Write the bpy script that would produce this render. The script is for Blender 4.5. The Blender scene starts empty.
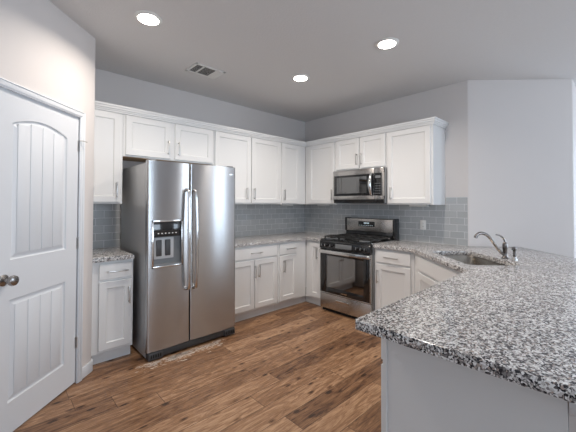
import bpy, bmesh, math, random
from mathutils import Vector, Matrix
S = bpy.context.scene
COL = S.collection
PI = math.pi
R2 = math.sqrt(2)

# ------------------------------------------------------------------ camera
yaw, pitch, roll = 0.8188, 0.018, 0.003
fw = Vector((math.cos(pitch)*math.cos(yaw), math.cos(pitch)*math.sin(yaw), math.sin(pitch)))
r0 = Vector((math.sin(yaw), -math.cos(yaw), 0)); u0 = r0.cross(fw)
rt = r0*math.cos(roll)+u0*math.sin(roll); up = -r0*math.sin(roll)+u0*math.cos(roll)
cd = bpy.data.cameras.new('camera'); cam = bpy.data.objects.new('camera', cd); COL.objects.link(cam)
cam.matrix_world = Matrix(((rt.x, up.x, -fw.x, -3.8155), (rt.y, up.y, -fw.y, -3.6681), (rt.z, up.z, -fw.z, 1.3682), (0, 0, 0, 1)))
cd.sensor_width = 36; cd.lens = 317.3/576*36; cd.shift_y = -17.55/576; cd.clip_start = .02
S.camera = cam

# ------------------------------------------------------------------ world, light, exposure
w = bpy.data.worlds.new('world'); S.world = w; w.use_nodes = True
bg = w.node_tree.nodes['Background']; bg.inputs[0].default_value = (.72, .85, 1, 1); bg.inputs[1].default_value = 1.2
S.view_settings.view_transform = 'Standard'; S.view_settings.look = 'None'
S.view_settings.gamma = 1; S.view_settings.use_curve_mapping = False
S.view_settings.exposure = 0.0

def area(name, loc, target, sx, sy, energy, color, spread=PI):
    l = bpy.data.lights.new(name, 'AREA'); l.shape = 'RECTANGLE'; l.size = sx; l.size_y = sy
    l.energy = energy; l.color = color; l.spread = spread
    o = bpy.data.objects.new(name, l); COL.objects.link(o); o.location = loc
    o.rotation_euler = (Vector(target)-Vector(loc)).to_track_quat('-Z', 'Y').to_euler()
    return o
DAY = (.72, .855, 1.0)
area('daylight_rear_left', (-2.6, -6.97, 1.45), (-2.6, 0, 1.6), 1.75, 1.75, 72, DAY)
area('daylight_rear_right', (1.9, -6.97, 1.45), (1.9, 0, 1.6), 1.15, 1.75, 45, DAY)
area('daylight_left', (-6.97, -4.6, 1.45), (0, -4.6, 1.45), 1.75, 1.75, 22, DAY)
area('daylight_right', (3.97, -5.2, 1.35), (0, -5.2, 1.35), 1.95, 2.15, 95, DAY)
WARM = (1.0, .90, .80)
LAMPS = [(-2.985, -1.262), (-1.385, -1.262), (-1.372, -2.285)]

# ------------------------------------------------------------------ materials
def newmat(name):
    m = bpy.data.materials.new(name); m.use_nodes = True
    nt = m.node_tree; b = nt.nodes['Principled BSDF']
    return m, nt, b
def N(nt, t, **k):
    n = nt.nodes.new(t)
    for a, v in k.items(): setattr(n, a, v)
    return n
def mth(nt, op, a, b=None):
    n = N(nt, 'ShaderNodeMath', operation=op)
    for i, v in enumerate((a, b)):
        if v is None: continue
        if isinstance(v, (int, float)): n.inputs[i].default_value = v
        else: nt.links.new(v, n.inputs[i])
    return n.outputs[0]
def plain(name, col, rough=.5, metal=0, bump=0, bscale=200, spec=.5, coat=0, mottle=.03):
    m, nt, b = newmat(name)
    b.inputs['Roughness'].default_value = rough; b.inputs['Metallic'].default_value = metal
    b.inputs['Specular IOR Level'].default_value = spec; b.inputs['Coat Weight'].default_value = coat
    tc = N(nt, 'ShaderNodeTexCoord'); no = N(nt, 'ShaderNodeTexNoise'); no.inputs['Scale'].default_value = bscale
    nt.links.new(tc.outputs['Object'], no.inputs['Vector'])
    mx = N(nt, 'ShaderNodeMix', data_type='RGBA')
    mx.inputs['A'].default_value = (*[c*(1-mottle) for c in col], 1); mx.inputs['B'].default_value = (*[min(1, c*(1+mottle)) for c in col], 1)
    nt.links.new(no.outputs['Fac'], mx.inputs['Factor']); nt.links.new(mx.outputs['Result'], b.inputs['Base Color'])
    if bump:
        bp = N(nt, 'ShaderNodeBump'); bp.inputs['Strength'].default_value = bump; bp.inputs['Distance'].default_value = .002
        nt.links.new(no.outputs['Fac'], bp.inputs['Height']); nt.links.new(bp.outputs['Normal'], b.inputs['Normal'])
    return m
M = {}
M['wall'] = plain('painted_wall', (.68, .645, .63), .6, bump=.25, bscale=160, spec=.3, mottle=.01)
M['ceiling'] = plain('textured_ceiling', (.72, .715, .715), .8, bump=.9, bscale=70, spec=.2, mottle=.02)
M['trim'] = plain('white_trim_paint', (.69, .715, .75), .35, mottle=.01)
M['cab'] = plain('white_cabinet_paint', (.765, .77, .77), .35, mottle=.01)
M['cabin'] = plain('cabinet_raw_underside', (.45, .30, .18), .6, mottle=.15, bscale=30)
M['nickel'] = plain('brushed_nickel', (.58, .57, .56), .32, 1)
M['knobnickel'] = plain('satin_nickel', (.36, .345, .335), .25, 1)
M['darknickel'] = plain('dark_nickel', (.22, .20, .19), .22, 1)
M['chrome'] = plain('polished_steel', (.72, .71, .70), .14, 1)
M['black'] = plain('black_enamel', (.012, .012, .013), .12, coat=.4)
M['blackmat'] = plain('black_cast_iron', (.02, .02, .02), .45)
M['fridgeside'] = plain('grey_metal_side', (.40, .405, .41), .36, .45)
M['plastic'] = plain('white_plastic', (.82, .82, .80), .4)
M['liner'] = plain('pale_grey_plastic', (.55, .56, .57), .4)
M['greyplastic'] = plain('grey_plastic', (.18, .19, .20), .4)
M['grille'] = plain('dark_grille_plastic', (.05, .052, .056), .45)
M['dark'] = plain('dark_void', (.01, .01, .01), .8)
M['caulk'] = plain('grout_edge', (.62, .63, .64), .5)
M['dust'] = plain('dust', (.62, .56, .50), .9, mottle=.2)

def steel(name, col, rough, horiz=False):
    m, nt, b = newmat(name); b.inputs['Metallic'].default_value = 1
    tc = N(nt, 'ShaderNodeTexCoord'); mp = N(nt, 'ShaderNodeMapping')
    mp.inputs['Scale'].default_value = (4, 4, 260) if horiz else (300, 300, 3)
    no = N(nt, 'ShaderNodeTexNoise'); no.inputs['Scale'].default_value = 1; no.inputs['Detail'].default_value = 3
    nt.links.new(tc.outputs['Object'], mp.inputs[0]); nt.links.new(mp.outputs[0], no.inputs['Vector'])
    r = N(nt, 'ShaderNodeMapRange'); r.inputs['To Min'].default_value = rough-.004; r.inputs['To Max'].default_value = rough+.004
    nt.links.new(no.outputs['Fac'], r.inputs['Value']); nt.links.new(r.outputs[0], b.inputs['Roughness'])
    b.inputs['Base Color'].default_value = (*col, 1)
    b.inputs['Anisotropic'].default_value = .92; b.inputs['Anisotropic Rotation'].default_value = .25 if horiz else 0
    return m
M['steel'] = steel('stainless_steel', (.49, .495, .505), .27, True)
M['steelwarm'] = steel('stainless_steel_appliance', (.52, .50, .48), .27, True)
M['sink'] = steel('sink_steel', (.36, .33, .29), .20)

def glass(name, tint, thru, ior=1.5):
    m, nt, b = newmat(name)
    out = nt.nodes['Material Output']; b.inputs['Base Color'].default_value = (.006, .006, .007, 1); b.inputs['Roughness'].default_value = .03
    b.inputs['Specular IOR Level'].default_value = .9
    tr = N(nt, 'ShaderNodeBsdfTransparent'); tr.inputs[0].default_value = (*tint, 1)
    mx = N(nt, 'ShaderNodeMixShader'); mx.inputs[0].default_value = 1-thru
    b.inputs['IOR'].default_value = ior
    nt.links.new(tr.outputs[0], mx.inputs[1]); nt.links.new(b.outputs[0], mx.inputs[2]); nt.links.new(mx.outputs[0], out.inputs[0])
    return m
M['ovenglass'] = glass('smoked_oven_glass', (.7, .65, .6), .22, 2.6)
M['mwglass'] = glass('smoked_microwave_glass', (.4, .4, .4), .10, 2.0)
M['pane'] = glass('window_glass', (.97, .98, 1), .93)

def emit(name, col, s):
    m, nt, b = newmat(name); b.inputs['Emission Color'].default_value = (*col, 1); b.inputs['Emission Strength'].default_value = s
    b.inputs['Base Color'].default_value = (*col, 1); return m
M['lens'] = emit('lit_lens', (1, .96, .90), 14)
M['display'] = emit('display_digits', (.6, .75, .8), .5)

def granite():
    m, nt, b = newmat('speckled_granite'); L = nt.links.new
    tc = N(nt, 'ShaderNodeTexCoord')
    no = N(nt, 'ShaderNodeTexNoise'); no.inputs['Scale'].default_value = 55; no.inputs['Detail'].default_value = 2
    L(tc.outputs['Object'], no.inputs['Vector'])
    vm = N(nt, 'ShaderNodeVectorMath', operation='MULTIPLY_ADD'); vm.inputs[1].default_value = (.02, .02, .02)
    L(no.outputs['Color'], vm.inputs[0]); L(tc.outputs['Object'], vm.inputs[2])
    v = N(nt, 'ShaderNodeTexVoronoi'); v.inputs['Scale'].default_value = 160; L(vm.outputs[0], v.inputs['Vector'])
    sp = N(nt, 'ShaderNodeSeparateColor'); L(v.outputs['Color'], sp.inputs[0])
    n2 = N(nt, 'ShaderNodeTexNoise'); n2.inputs['Scale'].default_value = 34; n2.inputs['Detail'].default_value = 2; L(tc.outputs['Object'], n2.inputs['Vector'])
    f = mth(nt, 'ADD', mth(nt, 'MULTIPLY', sp.outputs[0], .72), mth(nt, 'MULTIPLY', mth(nt, 'SUBTRACT', n2.outputs['Fac'], .20), .58))
    cr = N(nt, 'ShaderNodeValToRGB'); cr.color_ramp.interpolation = 'CONSTANT'
    e = cr.color_ramp.elements
    e[0].position = 0; e[0].color = (.86, .86, .86, 1)
    e[1].position = .34; e[1].color = (.60, .585, .58, 1)
    for p, c in ((.50, (.25, .24, .24)), (.60, (.44, .37, .33)), (.66, (.11, .105, .11)), (.76, (.03, .03, .035)), (.90, (.40, .38, .37))):
        x = e.new(p); x.color = (*c, 1)
    L(f, cr.inputs[0]); L(cr.outputs[0], b.inputs['Base Color'])
    b.inputs['Roughness'].default_value = .17; b.inputs['Specular IOR Level'].default_value = .5
    return m
M['granite'] = granite()

def planks():
    m, nt, b = newmat('wood_plank_floor'); L = nt.links.new
    W_, LN = .165, 1.22
    g = N(nt, 'ShaderNodeTexCoord'); sx = N(nt, 'ShaderNodeSeparateXYZ'); L(g.outputs['Object'], sx.inputs[0])
    yy = mth(nt, 'DIVIDE', sx.outputs[1], W_); row = mth(nt, 'FLOOR', yy)
    wn = N(nt, 'ShaderNodeTexWhiteNoise', noise_dimensions='1D'); L(row, wn.inputs['W'])
    xx = mth(nt, 'ADD', mth(nt, 'DIVIDE', sx.outputs[0], LN), mth(nt, 'MULTIPLY', wn.outputs['Value'], 7.3)); colm = mth(nt, 'FLOOR', xx)
    cb = N(nt, 'ShaderNodeCombineXYZ'); L(row, cb.inputs[0]); L(colm, cb.inputs[1])
    pid = N(nt, 'ShaderNodeTexWhiteNoise', noise_dimensions='2D'); L(cb.outputs[0], pid.inputs['Vector'])
    # grain coordinates, shifted plank by plank
    off = N(nt, 'ShaderNodeCombineXYZ'); L(mth(nt, 'MULTIPLY', pid.outputs['Value'], 37), off.inputs[0]); L(mth(nt, 'MULTIPLY', pid.outputs['Value'], 91), off.inputs[2])
    ad = N(nt, 'ShaderNodeVectorMath', operation='ADD'); L(g.outputs['Object'], ad.inputs[0]); L(off.outputs[0], ad.inputs[1])
    def grain(sc, det, dist, rough=.6):
        mp = N(nt, 'ShaderNodeMapping'); mp.inputs['Scale'].default_value = sc; L(ad.outputs[0], mp.inputs[0])
        n = N(nt, 'ShaderNodeTexNoise'); n.inputs['Scale'].default_value = 1; n.inputs['Detail'].default_value = det
        n.inputs['Distortion'].default_value = dist; n.inputs['Roughness'].default_value = rough
        L(mp.outputs[0], n.inputs['Vector']); return n.outputs['Fac']
    g1 = grain((3.2, 26, 1), 8, 2.4, .68); g2 = grain((9, 170, 1), 4, .6, .7); g3 = grain((1.8, 9, 1), 3, 2.5)
    kv = N(nt, 'ShaderNodeTexVoronoi'); kv.inputs['Scale'].default_value = 1
    kmp = N(nt, 'ShaderNodeMapping'); kmp.inputs['Scale'].default_value = (5, 11, 1); L(ad.outputs[0], kmp.inputs[0]); L(kmp.outputs[0], kv.inputs['Vector'])
    kr = N(nt, 'ShaderNodeMapRange'); kr.inputs['From Min'].default_value = .03; kr.inputs['From Max'].default_value = .20; kr.inputs['To Min'].default_value = .30; kr.inputs['To Max'].default_value = 0; L(kv.outputs['Distance'], kr.inputs['Value'])
    f = mth(nt, 'ADD', mth(nt, 'ADD', mth(nt, 'MULTIPLY', g1, .80), mth(nt, 'MULTIPLY', g2, .30)),
            mth(nt, 'ADD', mth(nt, 'MULTIPLY', pid.outputs['Value'], .22), mth(nt, 'MULTIPLY', g3, .30)))
    f = mth(nt, 'SUBTRACT', f, kr.outputs[0])
    cr = N(nt, 'ShaderNodeValToRGB'); e = cr.color_ramp.elements
    e[0].position = .56; e[0].color = (.04, .021, .012, 1); e[1].position = 1.0; e[1].color = (.47, .295, .175, 1)
    for p, c in ((.66, (.115, .056, .030)), (.77, (.215, .113, .058)), (.87, (.30, .168, .092))):
        x = e.new(p); x.color = (*c, 1)
    L(f, cr.inputs[0])
    fy = mth(nt, 'FRACT', yy); fx = mth(nt, 'FRACT', xx)
    ly = mth(nt, 'LESS_THAN', mth(nt, 'MINIMUM', fy, mth(nt, 'SUBTRACT', 1, fy)), .012)
    lx = mth(nt, 'LESS_THAN', mth(nt, 'MINIMUM', fx, mth(nt, 'SUBTRACT', 1, fx)), .0016)
    gap = mth(nt, 'MAXIMUM', ly, lx)
    mx = N(nt, 'ShaderNodeMix', data_type='RGBA'); mx.inputs['B'].default_value = (.05, .026, .015, 1)
    L(mth(nt, 'MULTIPLY', gap, .8), mx.inputs['Factor']); L(cr.outputs[0], mx.inputs['A']); L(mx.outputs['Result'], b.inputs['Base Color'])
    b.inputs['Roughness'].default_value = .36; b.inputs['Specular IOR Level'].default_value = .4
    bp = N(nt, 'ShaderNodeBump'); bp.inputs['Strength'].default_value = .25; bp.inputs['Distance'].default_value = .002
    L(mth(nt, 'SUBTRACT', g2, gap), bp.inputs['Height']); L(bp.outputs['Normal'], b.inputs['Normal'])
    return m
M['floor'] = planks()

def tiles():
    m, nt, b = newmat('glossy_grey_subway_tile'); L = nt.links.new
    g = N(nt, 'ShaderNodeTexCoord'); sx = N(nt, 'ShaderNodeSeparateXYZ'); L(g.outputs['Object'], sx.inputs[0])
    cb = N(nt, 'ShaderNodeCombineXYZ'); L(sx.outputs[0], cb.inputs[0]); L(sx.outputs[2], cb.inputs[1])
    br = N(nt, 'ShaderNodeTexBrick'); L(cb.outputs[0], br.inputs['Vector'])
    br.inputs['Scale'].default_value = 1; br.inputs['Brick Width'].default_value = .1525; br.inputs['Row Height'].default_value = .0763
    br.inputs['Mortar Size'].default_value = .0022; br.inputs['Mortar Smooth'].default_value = .1; br.inputs['Bias'].default_value = 0
    br.inputs['Color1'].default_value = (.40, .415, .425, 1); br.inputs['Color2'].default_value = (.47, .485, .495, 1); br.inputs['Mortar'].default_value = (.72, .73, .74, 1)
    L(br.outputs['Color'], b.inputs['Base Color'])
    rr = N(nt, 'ShaderNodeMapRange'); rr.inputs['To Min'].default_value = .12; rr.inputs['To Max'].default_value = .7
    L(br.outputs['Fac'], rr.inputs['Value']); L(rr.outputs[0], b.inputs['Roughness'])
    bp = N(nt, 'ShaderNodeBump'); bp.inputs['Strength'].default_value = .6; bp.inputs['Distance'].default_value = .002; bp.invert = True
    L(br.outputs['Fac'], bp.inputs['Height']); L(bp.outputs['Normal'], b.inputs['Normal'])
    return m
M['tile'] = tiles()

# ------------------------------------------------------------------ mesh helpers
class MB:
    def __init__(s): s.bm = bmesh.new()
    def _merge(s, t):
        me = bpy.data.meshes.new('t'); t.to_mesh(me); t.free(); s.bm.from_mesh(me); bpy.data.meshes.remove(me); return s
    def box(s, x0, x1, y0, y1, z0, z1, bv=0, seg=2, rot=None, piv=None):
        t = bmesh.new(); bmesh.ops.create_cube(t, size=1)
        for v in t.verts: v.co = Vector(((x0+x1)/2+v.co.x*(x1-x0), (y0+y1)/2+v.co.y*(y1-y0), (z0+z1)/2+v.co.z*(z1-z0)))
        if bv: bmesh.ops.bevel(t, geom=t.edges[:], offset=bv, segments=seg, affect='EDGES', profile=.5)
        if rot is not None: bmesh.ops.rotate(t, verts=t.verts[:], cent=piv or ((x0+x1)/2, (y0+y1)/2, (z0+z1)/2), matrix=rot)
        return s._merge(t)
    def prism(s, poly, z0, z1, bv=0, axis='z', only=None):
        """polygon in 2D extruded along an axis; bv rounds every edge"""
        t = bmesh.new()
        def P(a, b, c): return Vector((a, b, c)) if axis == 'z' else (Vector((c, a, b)) if axis == 'x' else Vector((a, c, b)))
        lo = [t.verts.new(P(a, b, z0)) for a, b in poly]; hi = [t.verts.new(P(a, b, z1)) for a, b in poly]
        t.faces.new(lo); t.faces.new(hi)
        n = len(poly)
        for i in range(n): t.faces.new((lo[i], lo[(i+1) % n], hi[(i+1) % n], hi[i]))
        bmesh.ops.recalc_face_normals(t, faces=t.faces[:])
        if bv: bmesh.ops.bevel(t, geom=t.edges[:], offset=bv, segments=2, affect='EDGES', profile=.5)
        return s._merge(t)
    def rings(s, x0, x1, z0, z1, prof, y=0):
        """rectangular face in the xz plane; prof = (inset, depth towards -y) rings, last one capped"""
        t = bmesh.new(); prev = None
        for ins, d in prof:
            r = [t.verts.new((a, y-d, b)) for a, b in ((x0+ins, z0+ins), (x1-ins, z0+ins), (x1-ins, z1-ins), (x0+ins, z1-ins))]
            if prev:
                for i in range(4): t.faces.new((prev[i], prev[(i+1) % 4], r[(i+1) % 4], r[i]))
            else: t.faces.new(r)
            prev = r
        t.faces.new(prev); bmesh.ops.recalc_face_normals(t, faces=t.faces[:])
        return s._merge(t)
    def tube(s, pts, rad, n=10, caps=True):
        pts = [Vector(p) for p in pts]; rads = rad if isinstance(rad, (list, tuple)) else [rad]*len(pts)
        t = bmesh.new(); prev = None; T0 = (pts[1]-pts[0]).normalized()
        nr = T0.orthogonal().normalized()
        for i, p in enumerate(pts):
            a = pts[max(0, i-1)]; c = pts[min(len(pts)-1, i+1)]; T = (c-a).normalized()
            nr = (nr-T*nr.dot(T)).normalized(); bn = T.cross(nr)
            r = [t.verts.new(p+(nr*math.cos(2*PI*k/n)+bn*math.sin(2*PI*k/n))*rads[i]) for k in range(n)]
            if prev:
                for k in range(n): t.faces.new((prev[k], prev[(k+1) % n], r[(k+1) % n], r[k]))
            elif caps: t.faces.new(r)
            prev = r
        if caps: t.faces.new(prev)
        bmesh.ops.recalc_face_normals(t, faces=t.faces[:])
        return s._merge(t)
    def lathe(s, prof, c, axis=(0, 0, 1), n=24):
        """prof = (radius, height) pairs turned round axis at c"""
        ax = Vector(axis).normalized(); a = ax.orthogonal().normalized(); b = ax.cross(a); c = Vector(c)
        t = bmesh.new(); prev = None
        for r, h in prof:
            r = max(r, .0002)
            ring = [t.verts.new(c+ax*h+(a*math.cos(2*PI*k/n)+b*math.sin(2*PI*k/n))*r) for k in range(n)]
            if prev:
                for k in range(n): t.faces.new((prev[k], prev[(k+1) % n], ring[(k+1) % n], ring[k]))
            else: t.faces.new(ring)
            prev = ring
        t.faces.new(prev); bmesh.ops.recalc_face_normals(t, faces=t.faces[:])
        return s._merge(t)
    def build(s, name, mat, parent=None, loc=(0, 0, 0), rz=0, ang=35):
        for f in s.bm.faces: f.smooth = True
        for e in s.bm.edges:
            e.smooth = len(e.link_faces) == 2 and e.calc_face_angle(0) < math.radians(ang)
        me = bpy.data.meshes.new(name); s.bm.to_mesh(me); s.bm.free()
        if isinstance(mat, str): mat = M[mat]
        me.materials.append(mat)
        o = bpy.data.objects.new(name, me); COL.objects.link(o)
        if parent: o.parent = parent
        else: o.location = loc; o.rotation_euler = (0, 0, rz)
        return o
def tag(o, label=None, cat=None, group=None, kind=None):
    for k, v in (('label', label), ('category', cat), ('group', group), ('kind', kind)):
        if v: o[k] = v
    return o
def thing(name, loc, rz, label, cat, group=None):
    o = bpy.data.objects.new(name, None); COL.objects.link(o); o.empty_display_size = .1
    o.location = loc; o.rotation_euler = (0, 0, rz); return tag(o, label, cat, group)
def struct(name, mb, mat, **k): return tag(mb.build(name, mat, **k), kind='structure')
def sroot(name, loc, rz):
    o = bpy.data.objects.new(name, None); COL.objects.link(o); o.location = loc; o.rotation_euler = (0, 0, rz); o['kind'] = 'structure'; return o

# wall frames: local x = right when facing the wall, local y = into the wall
RA, RB, RD, RP = 0.0, -PI/2, -3*PI/4, PI/4
H = 2.74
EX, EY = -3.2126, -.6737
EXW, EYW = EX+.015, EY+.015                     # free edge of the angled pantry wall
WB = -2.4817                                 # end of the range wall
QX, QY = .793, -3.2745                       # end of the angled wall on the right

# ------------------------------------------------------------------ setting
struct('floor', MB().box(-7.1, 4.1, -7.1, .1, -.1, 0), 'floor')
struct('ceiling', MB().box(-7.1, 4.1, -7.1, .1, H, H+.1), 'ceiling')
struct('wall_back', MB().box(-3.3126, .1, 0, .1, 0, H), 'wall')
struct('wall_pantry_return', MB().box(-3.3126, EXW, EYW+.055, 0, 0, H), 'wall')
r = .02
struct('wall_range', MB().box(0, .1, WB+r*.414, .1, 0, H), 'wall')
# angled wall, its two outer corners rounded
n45 = Vector((-1, -1, 0))/R2
poly = [(.1, WB+r*.414), (0, WB+r*.414), (0+.0025, WB+.0), (.0085, WB-.0095)]
poly += [(QX-.012, QY+.012), (QX-.001, QY+.003), (QX+.012, QY), (4.0, QY), (4.0, QY+.1), (QX+.06, QY+.1), (.1, WB+.06)]
struct('wall_angled', MB().prism(poly, 0, H), 'wall')
# pantry wall pieces round the door opening (s runs away from the free edge)
def S2(s, d=0): return (EX - s/R2 - d/R2, EY - s/R2 + d/R2)   # d = depth behind the face
DS0, DS1, DH = .162, .845, 2.03
pp = [(EXW, EYW+.055), (EXW, EYW+.012), (EXW-.004, EYW+.002), (EXW-.009, EYW-.009), S2(DS0-.012), S2(DS0-.012, .1), (EXW-.1, EYW+.055)]
struct('wall_pantry', MB().prism(pp, 0, H).prism([S2(DS0-.012), S2(DS1+.012), S2(DS1+.012, .1), S2(DS0-.012, .1)], DH+.012, H)
       .prism([S2(DS1+.012), S2(1.35), S2(1.35, .1), S2(DS1+.012, .1)], 0, H), 'wall')
ex2, ey2 = S2(1.35)
struct('wall_left_return', MB().box(-7.0, ex2+.02, ey2, ey2+.1, 0, H), 'wall')
def wall_with_holes(x0, x1, holes, thick=.1):
    """wall along local x, holes = (xa, xb, za, zb)"""
    m = MB(); x = x0
    for xa, xb, za, zb in holes:
        m.box(x, xa, 0, thick, 0, H)
        if za > 0: m.box(xa, xb, 0, thick, 0, za)
        m.box(xa, xb, 0, thick, zb, H); x = xb
    m.box(x, x1, 0, thick, 0, H); return m
# rear wall (behind the camera) with two windows, left wall with one, right wall with a glazed door
struct('wall_rear', wall_with_holes(-4.1, 7.1, [(-2.5, -1.3, .55, 2.35), (1.7, 3.5, .55, 2.35)]), 'wall', loc=(0, -7.0, 0), rz=PI)
struct('wall_left', wall_with_holes(0, 5.45, [(1.5, 3.3, .55, 2.35)]), 'wall', loc=(-7.0, -7.0, 0), rz=PI/2)
struct('wall_right', wall_with_holes(3.27, 7.0, [(4.2, 6.2, .0, 2.45)]), 'wall', loc=(4.0, 0, 0), rz=-PI/2)
def window(idx, loc, rz, w_, z0, z1):
    rt_ = sroot('window_%d' % idx, loc, rz); f = MB()
    for a, b_, c, d in ((-w_/2, w_/2, z0, z0+.05), (-w_/2, w_/2, z1-.05, z1), (-w_/2, -w_/2+.05, z0, z1), (w_/2-.05, w_/2, z0, z1), (-.02, .02, z0, z1), (-w_/2, w_/2, (z0+z1)/2-.02, (z0+z1)/2+.02)):
        f.box(a, b_, .045, .085, c, d)
    f.build('window_frame', 'trim', rt_); MB().box(-w_/2+.03, w_/2-.03, .062, .066, z0+.03, z1-.03).build('pane', 'pane', rt_)
window(1, (1.9, -7.0, 0), PI, 1.2, .55, 2.35)
window(2, (-2.6, -7.0, 0), PI, 1.8, .55, 2.35)
window(3, (-7.0, -4.6, 0), PI/2, 1.8, .55, 2.35)
window(4, (4.0, -5.2, 0), -PI/2, 2.0, .0, 2.45)

# ---- pantry door
P0 = (EX, EY, 0)
d1 = sroot('door_1', P0, RP)
# leaf with two moulded plank panels; front face at y = 0.004, panels pressed into it
def panel_outline(xa, xb, za, zb, arch, n=20):
    pts = [(xa, za), (xb, za)]
    for k in range(n+1):
        t = k/n; x = xb+(xa-xb)*t
        pts.append((x, zb - arch + arch*math.sin(PI*t)**.85 if arch else zb))
    if not arch: pts = [(xa, za), (xb, za), (xb, zb), (xa, zb)]
    return pts
def inset_poly(pts, d):
    cx = sum(p[0] for p in pts)/len(pts); out = []
    n = len(pts)
    for i in range(n):
        p = Vector(pts[i]); a = Vector(pts[i-1]); c = Vector(pts[(i+1) % n])
        e1 = (p-a).normalized(); e2 = (c-p).normalized()
        n1 = Vector((-e1.y, e1.x)); n2 = Vector((-e2.y, e2.x)); nn = (n1+n2)
        if nn.length < 1e-6: nn = n1
        nn.normalize(); k = d/max(.5, nn.dot(n1)); out.append(tuple(p+nn*k))
    return out
def door_leaf():
    x0, x1, z0, z1, T = -DS1+.003, -DS0-.003, .012, DH, .036
    F = .004
    t = bmesh.new()
    holes = [panel_outline(x0+.115, x1-.115, .20, .80, 0), panel_outline(x0+.115, x1-.115, 1.035, 1.90, .055)]
    mid = .915
    def V(p, y): return t.verts.new((p[0], y, p[1]))
    # front face: two regions each with one hole, filled by bridging
    for (ra, rb), h in (((z0, mid), holes[0]), ((mid, z1), holes[1])):
        outer = [V(p, F) for p in ((x0, ra), (x1, ra), (x1, rb), (x0, rb))]
        inner = [V(p, F) for p in h]
        eds = [t.edges.new((outer[i], outer[(i+1) % 4])) for i in range(4)]
        eds += [t.edges.new((inner[i], inner[(i+1) % len(inner)])) for i in range(len(inner))]
        bmesh.ops.triangle_fill(t, edges=eds, use_beauty=True, use_dissolve=False)
        prev = inner
        for d, y in ((.006, F+.009), (.016, F+.010), (.034, F+.003)):
            cur = [V(p, y) for p in inset_poly(h, d)]
            for i in range(len(cur)): t.faces.new((prev[i], prev[(i+1) % len(cur)], cur[(i+1) % len(cur)], cur[i]))
            prev = cur
        t.faces.new(prev)
    bmesh.ops.recalc_face_normals(t, faces=t.faces[:])
    m = MB(); m._merge(t)
    m.box(x0, x1, F+.012, T, z0, z1)
    # rim strips closing the front skin to the core
    for a, b_, c, d in ((x0, x0+.004, z0, z1), (x1-.004, x1, z0, z1), (x0, x1, z1-.004, z1), (x0, x1, z0, z0+.004)): m.box(a, b_, F+.0005, F+.012, c, d)
    # plank grooves are shown as raised beads between five boards
    return m, holes, F
lm, holes, F = door_leaf()
ml = lm.build('door_leaf', 'trim', d1, ang=12)
for hi_, (za, zb) in enumerate(((.234, .766), (1.07, 1.845))):
    xa, xb = -DS1+.003+.115+.036, -DS0-.003-.115-.036; wv = (xb-xa)/4
    for k in range(4):
        g = MB(); top = zb
        top = zb+(.040*math.sin(PI*(k+.5)/4)**.8 - .012 if hi_ else 0)
        g.box(xa+k*wv+.003, xa+(k+1)*wv-.003, F-.0005, F+.006, za, top, .002)
        g.build('panel_board', 'trim', ml)
kx = -.77
k_ = MB().lathe([(.033, 0), (.033, .006), (.026, .010), (.012, .014), (.011, .034), (.020, .042), (.029, .052), (.031, .062), (.027, .072), (.012, .078)], (kx, F, .925), (0, -1, 0), 28).build('door_knob', 'knobnickel', d1)
tag(k_, 'satin nickel round door knob')
for z in (1.81, 1.065, .31):
    hg = MB().tube([(-DS0+.002, -.006, z-.042), (-DS0+.002, -.006, z+.042)], .005, 10).lathe([(.006, 0), (.004, .006)], (-DS0+.002, -.006, z+.042)).box(-DS0-.012, -DS0+.008, .001, .004, z-.042, z+.042, 0)
    tag(hg.build('hinge', 'nickel', d1), 'nickel hinge')
    if z > 1.5: MB().tube([(-DS0+.002, -.008, z+.042), (-DS0+.004, -.032, z+.040), (-DS0+.022, -.050, z+.034)], .0035, 8).build('hinge_stop', 'nickel', d1)
# casing with two stepped mouldings
cs = MB(); CW = .045
for a, b_ in ((-DS0-.001, -DS0+CW), (-DS1-CW, -DS1+.001)):
    cs.box(a, b_, -.012, 0, 0, DH+CW, .003); cs.box(a+.008 if a > -.5 else a, b_ if a > -.5 else b_-.008, -.012-.004, -.010, 0, DH+CW-.002, .002)
    o = .026 if a > -.5 else 0
    cs.box(a+o, a+o+.02, -.020, -.012, 0, DH+CW-.001, .003)
cs.box(-DS1-CW, -DS0+CW, -.0125, -.0005, DH-.001, DH+CW, .003); cs.box(-DS1-CW, -DS0+CW, -.0165, -.010, DH+.008, DH+CW-.001, .002); cs.box(-DS1-CW, -DS0+CW, -.021, -.012, DH+.038, DH+CW+.0005, .003)
tag(cs.build('trim_1', 'trim', loc=P0, rz=RP), kind='structure')
# baseboard stub between casing and edge, wrapping round the edge
bb = MB().prism([S2(DS0-CW-.002, -.012), (EXW+.004, EYW-.013), (EXW+.012, EYW+.006), (EXW+.012, EYW+.085), (EXW, EYW+.085), (EXW, EYW+.01), (EXW-.006, EYW-.006), S2(DS0-CW-.002, 0)][::-1], 0, .085, .002)
tag(bb.build('baseboard_pantry', 'trim'), kind='structure')
tag(MB().box(-1.35, -DS1-CW-.002, -.012, 0, 0, .085, .003).build('baseboard_left', 'trim', loc=P0, rz=RP), kind='structure')
tag(MB().box(.03, 3.2, -.012, 0, 0, .085, .003).build('baseboard_right', 'trim', loc=(QX, QY, 0)), kind='structure')

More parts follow.
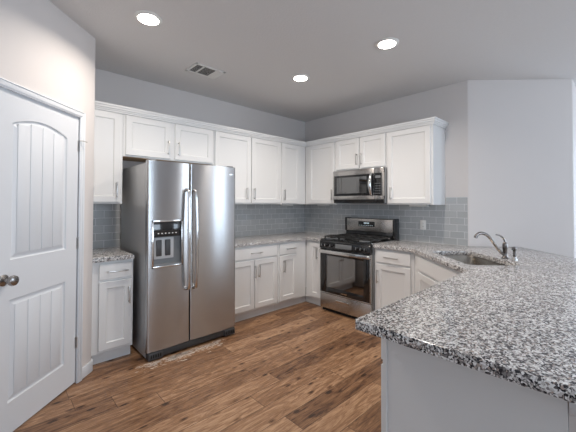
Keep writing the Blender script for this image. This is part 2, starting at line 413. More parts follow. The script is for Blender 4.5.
# ------------------------------------------------------------------ cabinetry
def pull(parent, x, z, L_=.15, vertical=True, y=0, name='handle'):
    m = MB(); h = L_/2; st = .028
    if vertical:
        m.box(x-.006, x+.006, y-st-.008, y-st, z-h, z+h, .0025)
        for s in (-1, 1): m.box(x-.005, x+.005, y-st-.002, y, z+s*(h-.014)-.005, z+s*(h-.014)+.005, .001)
    else:
        m.box(x-h, x+h, y-st-.008, y-st, z-.006, z+.006, .0025)
        for s in (-1, 1): m.box(x+s*(h-.014)-.005, x+s*(h-.014)+.005, y-st-.002, y, z-.005, z+.005, .001)
    return tag(m.build(name, 'nickel', parent), 'brushed nickel bar pull')
SH = [(0, 0), (0, .0165), (.0025, .019), (.056, .019), (.058, .018), (.064, .010), (.066, .0095)]
SL = [(0, 0), (0, .0165), (.003, .019), (.010, .019)]
def shaker(parent, x0, x1, z0, z1, y, handle=None, name='door', hl=.15):
    d = MB().rings(x0, x1, z0, z1, SH if name == 'door' else SL, y).build(name, 'cab', parent, ang=20)
    if handle: pull(d, handle[0], handle[1], hl, handle[2] if len(handle) > 2 else True, y-.019)
    return d
def cabinet(name, loc, rz, label, cat, group, x0, x1, z0, z1, depth, toe=False, under=False, tx=(0, 0)):
    """front frame plane at local y = 0, carcass goes to y = depth"""
    t = thing(name, loc, rz, label, cat, group)
    m = MB(); g = .0008
    m.box(x0+g, x1-g, 0, depth, z0+.1 if toe else z0, z1, .0015, 1)
    m.build('body', 'cab', t)
    if toe: MB().box(x0+g-tx[0], x1-g+tx[1], .055, depth-.01, 0.0, z0+.1, 0).build('toe_kick', 'cab', t)
    if under: MB().box(x0+.012, x1-.012, .012, depth-.012, z0-.002, z0+.001).build('bottom_panel', 'cabin', t)
    return t
UZ0, UZ1 = 1.366, 2.286
DZ0, DZ1 = 1.388, 2.232
GU, GB = 'white wall cabinets hung round the kitchen', 'white base cabinets along the walls'
FU = -.33
def upperA(name, label, x0, x1, z0, doors):
    t = cabinet(name, (x0, FU, 0), RA, label, 'cabinet', GU, 0, x1-x0, z0, UZ1, .328, under=z0 > 1.6)
    for a, b_, hx in doors:
        hz = z0+.06+.075+.001 if z0 < 1.6 else z0+.13
        shaker(t, a-x0, b_-x0, z0+.016, DZ1, 0, (hx-x0, hz))
    return t
def upperB(name, label, y0, y1, z0, doors):
    t = cabinet(name, (FU, y0, 0), RB, label, 'cabinet', GU, 0, y0-y1, z0, UZ1, .328)
    for a, b_, hy in doors:
        hz = z0+.136 if z0 < 1.6 else z0+.13
        shaker(t, y0-a, y0-b_, z0+.016, DZ1, 0, (y0-hy, hz))
    return t
upperA('wall_cabinet', 'tall white single-door wall cabinet between the pantry door wall and the refrigerator', EXW+.003, -2.89, UZ0, [(-3.19, -2.912, -2.948)])
upperA('wall_cabinet', 'short white two-door wall cabinet above the refrigerator', -2.89, -1.906, 1.83, [(-2.868, -2.425, -2.456), (-2.375, -1.925, -2.344)])
upperA('wall_cabinet', 'white two-door wall cabinet just right of the refrigerator top', -1.906, -.842, UZ0, [(-1.888, -1.366, -1.437), (-1.352, -.856, -1.318)])
upperA('wall_cabinet', 'white single-door wall cabinet in the corner, left side of the corner', -.842, -.332, UZ0, [(-.826, -.47, -.79)])
upperB('wall_cabinet', 'white single-door wall cabinet left of the microwave, right side of the corner', -.332, -.915, UZ0, [(-.412, -.897, -.868)])
upperB('wall_cabinet', 'short white two-door wall cabinet above the microwave', -.915, -1.690, 1.822, [(-.932, -1.300, -1.275), (-1.318, -1.676, -1.343)])
upperB('wall_cabinet', 'large white single-door wall cabinet at the right end beside the microwave', -1.690, -2.24, UZ0, [(-1.706, -2.215, -1.756)])
# crown moulding along the cabinet tops
cr = MB()
def crown_prof(x, y): return x, y
steps = [(.0, .014, 2.238, 2.256), (.0, .022, 2.253, 2.270), (.0, .032, 2.267, 2.290), (.0, .040, 2.287, 2.308)]
for _, p, za, zb in steps:
    f0 = FU-.002
    poly = [(EXW+.003, f0), (f0, f0), (f0, -2.242), (0-.002, -2.242), (-.002, -2.242-p), (f0-p, -2.242-p), (f0-p, f0-p), (EXW+.003, f0-p)]
    cr.prism(poly, za, zb, .003)
tag(cr.build('crown_moulding', 'cab'), 'white stepped crown moulding running along the tops of all wall cabinets', 'moulding')

# base cabinets
FB = -.611
def base(x0, x1, loc, rz, label, drawers, doors, depth=.6, name='base_cabinet', group=GB, tx=(0, 0)):
    t = cabinet(name, loc, rz, label, 'cabinet', group, x0, x1, 0, .875, depth, toe=True, tx=tx)
    for a, b_, h in drawers: shaker(t, a, b_, .722, .852, 0, (h, .786, False) if h is not None else None, 'drawer', .165)
    for a, b_, h, zt in doors: shaker(t, a, b_, .125, zt, 0, (h, zt-.135+.0) if h is not None else None)
    return t
base(0, .326, (EXW+.003, FB, 0), 0, 'narrow white base cabinet between the pantry door and the refrigerator', [(.052, .31, .19)], [(.052, .31, .285, .70)])
base(0, .755, (-1.89, FB, 0), 0, 'wide white base cabinet with one drawer over two doors beside the refrigerator', [(.03, .735, .396)], [(.03, .376, .374-.03+.03, .70), (.383, .735, .434, .70)])
base(0, .52, (-1.133, FB, 0), 0, 'narrow white base cabinet with a drawer and one door left of the inside corner', [(.02, .325, .21)], [(.02, .325, .083, .70)], tx=(0, .0565))
base(0, .292, (FB, -.615, 0), RB, 'narrow white full-height-door base cabinet just left of the range', [], [(.075, .275, .228, .852)], tx=(.0565, 0))
base(0, .467, (FB, -1.692, 0), RB, 'white base cabinet with a drawer and one door right of the range', [(.03, .43, .22)], [(.03, .43, .055, .70)])
# diagonal sink cabinet: front line x-y = C
C0 = 1.51+.028*R2
def diag(t_, n_): # t along (-1,-1), n into the corner
    a = t_; b_ = C0+n_*R2
    return ((b_-a*R2)/2, (-b_-a*R2)/2)
T0, T1 = 1.962, 3.054
dx, dy = diag(T0, 0)
tsk = thing('sink_cabinet', (dx, dy, 0), RD, 'white diagonal base cabinet under the corner sink', 'cabinet', GB)
W2 = T1-T0
MB().box(0, W2, 0, .05, .1, .875, .0015, 1).box(0, .05, .05, .55, .1, .875).box(W2-.05, W2, .05, .55, .1, .875).box(0, W2, .05, .55, .1, .12).build('body', 'cab', tsk)
MB().box(.02, W2-.02, .055, .5, 0, .1).build('toe_kick', 'cab', tsk)
shaker(tsk, .13, W2-.13, .722, .852, 0, None, 'drawer')
shaker(tsk, .13, W2/2-.003, .125, .70, 0, (W2/2-.035, .565)); shaker(tsk, W2/2+.003, W2-.13, .125, .70, 0, (W2/2+.035, .565))
# peninsula run
PX = -2.627; PYF = -2.974
pen = thing('peninsula_cabinet', (-1.392, PYF, 0), PI, 'white peninsula base cabinet with a plain end panel under the granite overhang', 'cabinet', GB)
LN = -1.392-PX
MB().box(0, LN-.006, 0, .57, .1, .875, .0015, 1).build('body', 'cab', pen)
MB().box(0, LN-.02, .055, .53, 0, .1).build('toe_kick', 'cab', pen)
MB().box(LN-.006, LN, .018, .5745, 0, .875, .001, 1).build('end_panel', 'cab', pen)
MB().box(LN-.006, LN+.004, .0, .018, 0, .875, .0012, 1).build('corner_stile', 'cab', pen)
for k in range(3):
    a = .02+k*.405; b_ = a+.392
    shaker(pen, a, b_, .722, .852, 0, ((a+b_)/2, .786, False), 'drawer', .165); shaker(pen, a, b_, .125, .70, 0, (a+.035, .565))
# knee wall behind the peninsula cabinets with its cap trim
struct('wall_knee', MB().box(PX+.001, -.9, -3.67, -3.5495, 0, .875), 'wall')
cap = MB().prism([(PX-.026, .874), (PX-.026, .850), (PX-.020, .835), (PX-.020, .812), (PX-.010, .790), (PX-.0005, .783), (PX-.0005, .874)], -3.69, -3.552, .002, axis='y')
cap.box(PX-.012, PX-.0005, -3.684, -3.552, 0, .085, .003)
tag(cap.build('trim_2', 'trim'), kind='structure')

# ------------------------------------------------------------------ worktops
def slab(pts, hole=None, z0=.876, z1=.914, bv=.004):
    t = bmesh.new()
    vo = [t.verts.new((x, y, z1)) for x, y in pts]
    eds = [t.edges.new((vo[i], vo[(i+1) % len(vo)])) for i in range(len(vo))]
    if hole:
        vh = [t.verts.new((x, y, z1)) for x, y in hole]
        eds += [t.edges.new((vh[i], vh[(i+1) % len(vh)])) for i in range(len(vh))]
    bmesh.ops.triangle_fill(t, edges=eds, use_beauty=True, use_dissolve=False)
    top = t.faces[:]
    r_ = bmesh.ops.extrude_face_region(t, geom=top)
    vs = [g for g in r_['geom'] if isinstance(g, bmesh.types.BMVert)]
    for v in vs: v.co.z = z0
    bmesh.ops.recalc_face_normals(t, faces=t.faces[:])
    bd = [e for e in t.edges if len(e.link_faces) == 2 and e.calc_face_angle(0) > 1.2 and abs(e.verts[0].co.z-e.verts[1].co.z) < 1e-6]
    bmesh.ops.bevel(t, geom=bd, offset=bv, segments=2, affect='EDGES', profile=.6)
    m = MB(); m._merge(t); return m
def fillet(pts, idx, r_, n=6):
    out = []
    for i, p in enumerate(pts):
        if i not in idx: out.append(p); continue
        P = Vector(p); A = (Vector(pts[i-1])-P).normalized(); B = (Vector(pts[(i+1) % len(pts)])-P).normalized()
        half = A.angle(B)/2; d = r_/math.tan(half); c = P+(A+B).normalized()*(r_/math.sin(half))
        s0 = P+A*d-c; s1 = P+B*d-c
        a0 = math.atan2(s0.y, s0.x); a1 = math.atan2(s1.y, s1.x); da = (a1-a0+PI) % (2*PI)-PI
        for k in range(n+1): out.append((c.x+r_*math.cos(a0+da*k/n), c.y+r_*math.sin(a0+da*k/n)))
    return out
CF = -.645
tag(slab([(EXW+.002, CF), (-2.872, CF), (-2.872, -.006), (EXW+.002, -.006)]).build('worktop', 'granite'), 'short speckled granite worktop between the pantry wall and the refrigerator', 'worktop', 'granite worktops')
tag(slab([(-1.895, CF), (CF, CF), (CF, -.908), (-.006, -.908), (-.006, -.006), (-1.895, -.006)]).build('worktop', 'granite'), 'L-shaped speckled granite worktop in the far corner between refrigerator and range', 'worktop', 'granite worktops')
def dpt(t_, n_):
    b_ = 1.51+n_*R2; return ((b_-t_*R2)/2, (-b_-t_*R2)/2)
hole = fillet([dpt(2.125, .12), dpt(2.845, .12), dpt(2.845, .515), dpt(2.125, .515)], (0, 1, 2, 3), .06)
PB = -3.97
pts = [(-.006, -1.690), (CF, -1.690), (CF, CF-1.51), (-2.905+1.51, -2.905), (-2.762, -2.925), (-2.752, PB), (PB+3.19, PB), (.35, .35-3.19+.0), (.365-.006, -2.4817-.365-.006+.006-.008), (-.006, WB-.004)]
pts = fillet(pts, (4, 5), .014)
pen_top = slab(pts, hole).build('worktop', 'granite')
tag(pen_top, 'large speckled granite worktop with the sink cut-out, running onto the peninsula', 'worktop', 'granite worktops')

# ------------------------------------------------------------------ sink, faucet, sprayer
sx_, sy_ = dpt(2.485, .315)
sk = thing('sink', (sx_, sy_, 0), RD, 'undermount stainless steel sink set into the corner of the granite worktop', 'sink')
def bowl():
    t = bmesh.new(); prev = None
    def ring(hx, hy, rr, z):
        pts_ = fillet([(-hx, -hy), (hx, -hy), (hx, hy), (-hx, hy)], (0, 1, 2, 3), rr, 6)
        return [t.verts.new((x, y, z)) for x, y in pts_]
    for hx, hy, rr, z in ((.385, .225, .07, .8745), (.364, .204, .062, .8745), (.360, .20, .06, .868), (.352, .193, .06, .70), (.33, .17, .05, .682), (.06, .06, .058, .676), (.045, .045, .044, .674)):
        r_ = ring(hx, hy, rr, z)
        if prev:
            for i in range(len(r_)): t.faces.new((prev[i], prev[(i+1) % len(r_)], r_[(i+1) % len(r_)], r_[i]))
        prev = r_
    t.faces.new(prev); bmesh.ops.recalc_face_normals(t, faces=t.faces[:]); bmesh.ops.reverse_faces(t, faces=t.faces[:])
    bmesh.ops.solidify(t, geom=t.faces[:], thickness=-.0015)
    m = MB(); m._merge(t); return m
bowl().build('bowl', 'sink', sk, ang=50)
MB().lathe([(.044, .676), (.044, .679), (.034, .680), (.030, .674), (.0, .674)], (0, 0, 0)).build('drain', 'chrome', sk)
fx_, fy_ = dpt(2.539, .575)
fa = thing('faucet', (fx_, fy_, .9145), RD, 'dark nickel kitchen faucet with arched spout behind the sink', 'faucet')
MB().lathe([(.027, 0), (.027, .006), (.019, .012), (.0165, .03), (.0165, .075), (.019, .08), (.019, .115), (.015, .132), (.010, .14)], (0, 0, 0)).build('body', 'darknickel', fa, ang=50)
def bez(P, n=24):
    P = [Vector(p) for p in P]; out = []
    for i in range(len(P)-1):
        a = P[max(0, i-1)]; b_ = P[i]; c = P[i+1]; d = P[min(len(P)-1, i+2)]
        for k in range(n//(len(P)-1)+1):
            t = k/(n//(len(P)-1)+1)
            out.append(.5*((2*b_)+(-a+c)*t+(2*a-5*b_+4*c-d)*t*t+(-a+3*b_-3*c+d)*t**3))
    out.append(P[-1]); return out
spp = bez([(0, -.012, .036), (0, -.034, .052), (0, -.07, .098), (0, -.11, .155), (0, -.15, .197), (0, -.195, .213), (0, -.230, .200), (0, -.246, .172)], 42)
MB().tube(spp, [.0125]*len(spp[:-6])+[.014]*6, 14).build('spout', 'darknickel', fa, ang=60)
lv = bez([(0, 0, .13), (0, -.004, .155), (0, -.022, .180), (0, -.050, .196), (0, -.074, .201)], 20)
MB().tube(lv, [.009-.004*i/len(lv) for i in range(len(lv))], 10).build('lever', 'darknickel', fa, ang=60)
qx_, qy_ = dpt(2.628, .595)
spx = thing('side_sprayer', (qx_, qy_, .9145), RD, 'small nickel side sprayer standing right of the faucet', 'sprayer')
MB().lathe([(.021, 0), (.021, .005), (.014, .016), (.011, .028)], (0, 0, 0)).build('holder', 'nickel', spx, ang=50)
MB().lathe([(.010, .026), (.012, .05), (.010, .068), (.012, .082), (.016, .094), (.015, .106), (.005, .111)], (0, 0, 0)).tube([(0, .0, .095), (0, -.020, .088)], .007, 10).build('spray_head', 'darknickel', spx, ang=50)

# ------------------------------------------------------------------ backsplash, outlet, under-cabinet boxes
def splash(label, loc, rz, L_, z1=1.3645):
    t = thing('tile_backsplash', loc, rz, label, 'backsplash', 'grey tile backsplashes')
    MB().box(0, L_, -.0055, 0, .9145, z1).build('tile_field', 'tile', t); return t
splash('narrow strip of grey subway tile backsplash left of the refrigerator', (EXW+.001, -.0005, 0), RA, .50)
splash('grey subway tile backsplash on the wall right of the refrigerator', (-1.95, -.0005, 0), RA, 1.944)
tb = splash('grey subway tile backsplash behind the range and sink', (-.0005, -.001, 0), RB, 2.47, 1.3645)
MB().box(2.247, 2.47, -.0055, 0, 1.3646, 1.449).build('tile_field', 'tile', tb)
MB().box(2.247, 2.474, -.0065, 0, 1.4492, 1.454).build('tile_edge', 'caulk', tb)
ow = thing('wall_outlet', (-.0065, -1.985, 1.122), RB, 'white double electrical outlet on the grey tile right of the range', 'outlet')
MB().box(-.036, .036, -.006, 0, -.058, .058, .003).build('cover_plate', 'plastic', ow)
for s in (-1, 1):
    so = MB().lathe([(.0165, 0), (.0165, .003), (.015, .004)], (0, -.005, s*.02), (0, -1, 0)).build('socket', 'plastic', ow, ang=50)
    MB().box(-.007, -.005, -.0095, -.008, s*.02-.002, s*.02+.007).box(.005, .007, -.0095, -.008, s*.02-.002, s*.02+.007).build('slot', 'dark', so)
for lx_, ly_, rz_, lab in ((-1.55, -.05, RA, 'slim white outlet strip under the wall cabinet nearest the refrigerator'), (-.45, -.05, RA, 'slim white outlet strip under the corner cabinet, left of the corner'),
                           (-.05, -.45, RB, 'slim white outlet strip under the cabinet left of the microwave'), (-.05, -1.95, RB, 'slim white outlet strip under the right end cabinet')):
    u = thing('under_cabinet_outlet', (lx_, ly_, 1.3655), rz_, lab, 'outlet', 'slim outlet strips under the wall cabinets')
    MB().box(-.11, .11, -.02, .035, -.022, 0, .003).build('housing', 'plastic', u)

# ------------------------------------------------------------------ refrigerator
FX0, FX1, FYF, FH = -2.822, -1.918, -.84, 1.75
fr = thing('refrigerator', (FX0, FYF, 0), 0, 'stainless steel side-by-side refrigerator with ice dispenser between the wall cabinets', 'refrigerator')
W3 = FX1-FX0
fr.rotation_euler = (0, math.radians(-.3), 0); fr.location.x += .002
MB().box(.004, W3-.004, .062, .80, .02, FH-.02, .006).build('body', 'fridgeside', fr)
SPL = .392
def fdoor(x0, x1, z0, z1, cut=None):
    """door slab with a gently crowned front and rounded vertical edges; cut = dispenser opening"""
    t = bmesh.new(); nx = 30
    xs = sorted(set([x0+(x1-x0)*k/nx for k in range(nx+1)]+[x0+.004, x0+.010, x1-.004, x1-.010]+([cut[0], cut[1]] if cut else [])))
    zs = [z0, z0+.003]+([cut[2], cut[3]] if cut else [])+[z1-.003, z1]
    def yy(x, z):
        c = (x-x0)/(x1-x0); e = min(x-x0, x1-x)
        y = -.010*(1-(2*c-1)**2)
        if e < .010: y += .010*(1-math.sqrt(max(0, 1-((.010-e)/.010)**2)))
        if z in (z0, z1): y += .003
        return y+.010
    G = [[t.verts.new((x, yy(x, z), z)) for x in xs] for z in zs]
    for j in range(len(zs)-1):
        for i in range(len(xs)-1):
            if cut and zs[j] >= cut[2]-1e-6 and zs[j+1] <= cut[3]+1e-6 and xs[i] >= cut[0]-1e-6 and xs[i+1] <= cut[1]+1e-6: continue
            t.faces.new((G[j][i], G[j][i+1], G[j+1][i+1], G[j+1][i]))
    B = .058
    bl = [t.verts.new((x, B, z)) for x, z in ((x0, z0), (x1, z0), (x1, z1), (x0, z1))]
    t.faces.new(bl)
    t.faces.new([v for v in G[0]]+[bl[1], bl[0]]); t.faces.new([v for v in G[-1]]+[bl[2], bl[3]])
    t.faces.new([row[0] for row in G]+[bl[3], bl[0]]); t.faces.new([row[-1] for row in G]+[bl[2], bl[1]])
    if cut:
        ci = [i for i, x in enumerate(xs) if cut[0]-1e-6 <= x <= cut[1]+1e-6]; j0 = zs.index(cut[2]); j1 = zs.index(cut[3])
        bt = [t.verts.new((xs[i], .050, cut[2])) for i in ci]; tp = [t.verts.new((xs[i], .050, cut[3])) for i in ci]
        for k in range(len(ci)-1):
            t.faces.new((G[j0][ci[k]], G[j0][ci[k+1]], bt[k+1], bt[k])); t.faces.new((G[j1][ci[k]], G[j1][ci[k+1]], tp[k+1], tp[k])); t.faces.new((bt[k], bt[k+1], tp[k+1], tp[k]))
        t.faces.new((G[j0][ci[0]], G[j1][ci[0]], tp[0], bt[0])); t.faces.new((G[j0][ci[-1]], G[j1][ci[-1]], tp[-1], bt[-1]))
    bmesh.ops.recalc_face_normals(t, faces=t.faces[:])
    m = MB(); m._merge(t); return m
def fhandle(parent, x, side):
    pts_ = [(x, .004, 1.50)]
    n = 26
    for k in range(n+1):
        a = k/n; z = 1.485-a*(.90); pts_.append((x+side*.004*math.sin(PI*a), -.042-.016*math.sin(PI*a), z))
    pts_.append((x, .004, .57))
    m = MB(); m.tube(pts_, .0155, 14)
    o = m.build('handle', 'chrome', parent, ang=60); return tag(o, 'long bowed steel handle')
DX0, DX1, DZa, DZb = .036, .318, .80, 1.222
fd = fdoor(0, SPL-.003, .075, FH, (DX0+.012, DX1-.012, DZa+.014, DZb-.014)).build('freezer_door', 'steel', fr, ang=30)
tag(fd, 'narrower left door with ice and water dispenser')
rd = fdoor(SPL+.003, W3, .075, FH).build('fresh_food_door', 'steel', fr, ang=30)
fhandle(fd, SPL-.034, -1); fhandle(rd, SPL+.036, 1)
MB().box(W3-.085, W3-.045, -.001+.006, .010, 1.668, 1.676).build('badge', 'chrome', rd)
MB().box(SPL-.003, SPL+.003, .02, .06, .08, FH-.005).build('door_gasket', 'dark', fr)
# dispenser frame, control panel, back liner, paddles, tray
dsp = MB()
for a, b_, c, d in ((DX0, DX1, DZa, DZa+.016), (DX0, DX1, DZb-.016, DZb), (DX0, DX0+.014, DZa, DZb), (DX1-.014, DX1, DZa, DZb)): dsp.box(a, b_, -.004, .006, c, d, .002)
dsp = dsp.build('dispenser_frame', 'chrome', fd)
MB().box(DX0+.013, DX1-.013, .001, .044, 1.075, DZb-.015, .003).build('control_panel', 'black', dsp)
ic = MB()
for k in range(6): ic.box(DX0+.05+k*.032, DX0+.062+k*.032, .0, .002, 1.100, 1.108)
ic.build('button_marks', 'plastic', dsp)
MB().box(DX0+.013, DX1-.013, .036, .049, DZa+.015, 1.085).build('liner', 'greyplastic', dsp)
MB().box(DX0+.030, DX1-.075, .030, .037, .875, 1.065, .004).build('paddle_plate', 'liner', dsp)
for k in (0, 1):
    MB().box(DX0+.045+k*.080, DX0+.045+k*.080+.050, .018, .030, .90, 1.045, .006).build('paddle', 'grille', dsp)
MB().box(DX0+.013, DX1-.013, .002, .048, DZa+.0145, DZa+.03, .002).build('drip_tray', 'greyplastic', dsp)
bgm = MB().box(.01, W3-.01, .014, .10, .012, .068, .006)
for s in (0, 1):
    a = .012 if s == 0 else W3-.135
    bgm.box(a, a+.125, -.002, .06, .005, .070, .008)
bgm.build('base_grille', 'grille', fr)
for k in range(5):
    for a in (.03+k*.02, W3-.04-k*.02): MB().box(a, a+.01, -.004, .0, .025, .055).build('grille_slot', 'dark', fr)
for a in (.02, W3-.08): MB().box(a, a+.06, .02, .12, FH-.02, FH+.012, .006).build('hinge_cover', 'greyplastic', fr)
for a in (.05, W3-.07):
    for yv in (.1, .70): MB().box(a, a+.02, yv, yv+.03, 0, .03).build('foot', 'dark', fr)

# ------------------------------------------------------------------ range
RY0, RY1 = -.922, -1.681
rg = thing('gas_range', (-.67, RY0, 0), RB, 'freestanding stainless steel gas range with black cooktop and backguard', 'stove')
WR = RY0-RY1
MB().box(0, WR, .04, .60, .04, .895, .004).build('body', 'fridgeside', rg)
MB().box(.01, WR-.01, .045, .50, 0, .04).build('toe_base', 'dark', rg)
dr = MB().box(.003, WR-.003, .0, .045, .045, .232, .006).build('storage_drawer', 'steelwarm', rg)
hd = MB().box(.27, .46, -.022, .002, .160, .190, .005).build('handle', 'chrome', dr)
# oven door: black glass framed leaf with a see-through window
DB, DT = .242, .800
od = MB().box(.003, .10, 0, .045, DB, DT, .003).box(WR-.10, WR-.003, 0, .045, DB, DT, .003).box(.10, WR-.10, .0, .045, DB, .315, .003).box(.10, WR-.10, 0, .045, .715, DT, .003).build('oven_door', 'black', rg)
MB().box(.099, WR-.099, .004, .010, .314, .716).build('window_pane', 'ovenglass', od)
MB().box(.003, WR-.003, -.001, .006, DB-.006, DB+.004, .001).build('door_edge', 'chrome', od)
MB().box(WR-.016, WR-.001, -.0015, .04, DB, DT-.005, .001).build('door_edge', 'steelwarm', od)
cvx = [(.004, -.004, .765), (.004, -.030, .765)]
hb = MB(); npt = 20
hp = []
for k in range(npt+1):
    a = k/npt; hp.append((.006+(WR-.012)*a, -.030-.016*math.sin(PI*a)))
poly = hp+[(x, y+.020) for x, y in reversed(hp)]
hb.prism(poly, .745, .787, .006)
hb.box(.006, .03, -.02, .003, .750, .782, .002).box(WR-.03, WR-.006, -.02, .003, .750, .782, .002)
tag(hb.build('handle', 'chrome', od, ang=50), 'wide bowed steel handle')
MB().box(.335, .425, -.002, .0005, .268, .280).build('badge', 'chrome', od)
# oven cavity and racks behind the glass: dark box with a light enamel edge
cv = MB().box(.08, WR-.08, .05, .056, .30, .73).build('oven_liner', 'black', rg)
for z in (.45, .55, .63):
    rk = MB().tube([(.10, .047, z), (WR-.10, .047, z)], .003, 6)
    for k in range(14): rk.tube([(.12+k*.04, .047, z), (.12+k*.04, .050, z-.006)], .0018, 6)
    rk.build('oven_rack', 'chrome', rg)
# control panel, sloped
cp = MB().prism([(-.012, .805), (.055, .805), (.055, .905), (.018, .905), (-.006, .893)], .002, WR-.002, .003, axis='x').build('control_panel', 'black', rg)
MB().box(.26, .50, -.0135, -.006, .822, .876, .002).build('panel_plate', 'greyplastic', cp)
for x in (.06, .115, .205, .585, .645, .70):
    if x == .205: continue
    kb = MB().lathe([(.023, 0), (.023, .006), (.019, .010), (.017, .03), (.015, .033)], (x, -.008, .850), (0, -1, .12)).build('knob', 'black', cp, ang=50)
    MB().box(x-.003, x+.003, -.046, -.038, .838, .868, .001).build('knob_grip', 'chrome', kb)
kb = MB().lathe([(.023, 0), (.023, .006), (.019, .010), (.017, .03), (.015, .033)], (.20, -.008, .850), (0, -1, .12)).build('knob', 'black', cp, ang=50)
MB().box(.197, .203, -.046, -.038, .838, .868, .001).build('knob_grip', 'chrome', kb)
# cooktop with rim
MB().box(-.003, WR+.003, .012, .60, .895, .918, .006).build('cooktop', 'black', rg)
for a in (-.004, WR-.006): MB().box(a, a+.010, .02, .60, .912, .922, .002).build('side_trim', 'chrome', rg)
for bx_, by_, br_ in ((.19, .17, .05), (.57, .17, .055), (.19, .43, .042), (.57, .43, .042), (.38, .30, .05)):
    bu = MB().lathe([(br_+.012, .918), (br_+.010, .925), (br_*.8, .927), (br_*.8, .935)], (bx_, by_, 0)).build('burner', 'greyplastic', rg, ang=50)
    MB().lathe([(br_*.78, .935), (br_*.78, .941), (br_*.6, .944)], (bx_, by_, 0)).build('burner_cap', 'blackmat', bu, ang=50)
for gx0, gx1 in ((.03, .262), (.266, .494), (.498, .73)):
    g = MB(); za, zb = .944, .958; cx_ = (gx0+gx1)/2
    for x in (gx0, gx1-.012): g.box(x, x+.012, .05, .525, za, zb, .002)
    for y in (.05, .285, .513): g.box(gx0, gx1, y, y+.012, za, zb, .002)
    g.box(cx_-.005, cx_+.005, .05, .525, za, zb+.002, .002)
    for y in (.165, .42): g.box(gx0, gx1, y, y+.010, za, zb+.002, .002)
    for x in (gx0, gx1-.012):
        for y in (.05, .513): g.box(x, x+.012, y, y+.012, .918, za+.002, .001)
    g.build('grate', 'blackmat', rg)
# backguard
gd = MB().box(.028, WR-.028, .538, .64, 1.008, 1.175, .004).build('backguard', 'steelwarm', rg)
MB().box(.004, WR-.004, .552, .655, .90, 1.010, .003).build('backguard_riser', 'black', rg)
for a in (.0, WR-.028): MB().box(a, a+.028, .534, .655, 1.0 if a == 0 else .918, 1.186, .005).build('end_cap', 'black', rg)
MB().box(.01, WR-.01, .536, .65, 1.173, 1.183, .003).build('top_cap', 'black', gd)
dp = MB().box(.225, .475, .533, .545, 1.072, 1.140, .002).build('display', 'black', gd)
dg = MB()
for k in range(4): dg.box(.315+k*.022, .327+k*.022, .531, .5335, 1.108, 1.126)
for k in range(8): dg.box(.24+k*.028, .254+k*.028, .531, .5335, 1.084, 1.088)
dg.build('display_marks', 'display', dp)

# ------------------------------------------------------------------ microwave
mw = thing('microwave', (-.41, -.928, 1.385), RB, 'stainless steel over-the-range microwave with black glass door', 'microwave')
WM = .762; HM = .433
MB().box(.003, WM-.003, .03, .405, .0, HM, .003).build('body', 'fridgeside', mw)
md = MB().box(0, .635, 0, .03, .045, .10, .003).box(0, .635, 0, .03, .355, HM-.002, .003).box(0, .03, 0, .03, .10, .355).box(.62, .635, 0, .03, .10, .355).build('door', 'steelwarm', mw)
MB().box(.018, .632, -.002, .012, .093, .362, .002).build('door_frame', 'black', md)
MB().box(.065, .53, -.0035, -.001, .125, .335).build('door_window', 'mwglass', md)
hh = MB(); hp = []
for k in range(21):
    a = k/20; hp.append((.606, -.012-.042*math.sin(PI*a)**.7, .095+.27*a))
hh.tube(hp, [.013+.010*math.sin(PI*k/20) for k in range(21)], 12)
tag(hh.build('handle', 'chrome', md, ang=60), 'bowed steel handle')
MB().box(.638, .735, .0, .03, .093, .362, .002).build('control_panel', 'black', mw)
for i in range(3):
    for j in range(5): MB().box(.654+i*.025, .668+i*.025, -.0012, .0005, .115+j*.03, .122+j*.03).build('key', 'greyplastic', mw)
MB().box(.652, .722, -.0015, .0005, .305, .335).build('display', 'greyplastic', mw)
MB().box(.638, WM, .0, .03, .045, .091, .003).box(.638, WM, 0, .03, .364, HM-.002, .003).box(.737, WM, -.001, .03, .047, HM-.004, .003).build('right_fascia', 'steelwarm', mw)
MB().prism([(.012, 0), (.40, -.012), (.40, .0), (.03, .045), (.004, .045)], .004, WM-.004, 0, axis='x').build('vent_bottom', 'black', mw)

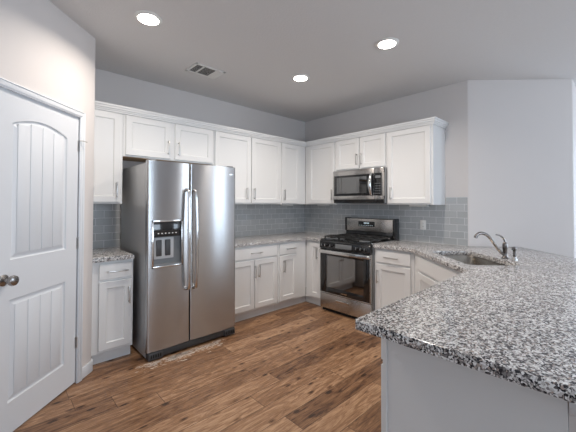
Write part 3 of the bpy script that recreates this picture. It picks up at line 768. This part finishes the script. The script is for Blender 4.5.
# ------------------------------------------------------------------ ceiling fixtures
for (lx_, ly_), lab in zip(LAMPS, ('lit recessed ceiling light nearest the pantry door', 'lit recessed ceiling light farthest away, near the corner', 'lit recessed ceiling light above the right side of the kitchen')):
    t = thing('recessed_light', (lx_, ly_, H), 0, lab, 'ceiling light', 'recessed ceiling lights')
    rg_ = bmesh.new(); 
    MB().lathe([(.098, 0), (.098, -.003), (.090, -.008), (.074, -.010), (.070, -.006), (.070, 0)], (0, 0, 0), n=40).build('trim_ring', 'plastic', t, ang=50)
    MB().lathe([(.069, -.0065), (.069, -.0125), (.05, -.0145)], (0, 0, 0), n=40).build('lens', 'lens', t, ang=50)
    l = bpy.data.lights.new('lamp', 'AREA'); l.shape = 'DISK'; l.size = .13; l.energy = 13.5; l.color = WARM; l.spread = math.radians(150)
    lo = bpy.data.objects.new('lamp', l); COL.objects.link(lo); lo.location = (lx_, ly_, H-.02)
vt = thing('air_vent', (-2.219, -.709, H), 0, 'white rectangular ceiling air vent with dark slots', 'vent')
vm_ = MB(); a, b_ = .166, .119
for x0, x1, y0, y1 in ((-a, a, -b_, -b_+.026), (-a, a, b_-.026, b_), (-a, -a+.026, -b_, b_), (a-.026, a, -b_, b_), (-.070, -.055, -b_, b_), (.072, .087, -b_, b_)): vm_.box(x0, x1, y0, y1, -.008, 0, .002)
vm_.build('frame', 'plastic', vt)
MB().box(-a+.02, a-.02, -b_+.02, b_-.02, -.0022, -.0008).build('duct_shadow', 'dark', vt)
for x0, x1, tilt in ((-.140, -.070, -1), (-.055, .072, -1), (.087, .140, 1)):
    lv_ = MB(); n = max(3, int((x1-x0)/.012))
    for k in range(n):
        xc = x0+(k+.5)*(x1-x0)/n; hw = .0062 if tilt > 0 else .003; lv_.box(xc-hw, xc+hw, -b_+.02, b_-.02, -.0052, -.0044, 0, rot=Matrix.Rotation(tilt*.45, 3, 'Y'))
    lv_.build('louvre', 'plastic', vt)

# dust left on the floor in front of the refrigerator
random.seed(4)
ds = MB()
for k in range(1100):
    q_ = random.random(); x = FX0+random.choice((.04, .22, .25, .33, .50, .62))+random.gauss(0, .055); y = FYF-.008-abs(random.gauss(0, .05)); s_ = .0007+random.random()**4*.009
    n_ = 6; poly = [(x+s_*(1+random.random())*math.cos(a*2*PI/n_)*1.8, y+s_*(.4+.4*random.random())*math.sin(a*2*PI/n_)) for a in range(n_)]
    ds.prism(poly, .0, .0004)
tag(ds.build('floor_dust', 'dust'), 'pale dust scattered on the wood floor in front of the refrigerator', 'dust', kind='stuff')
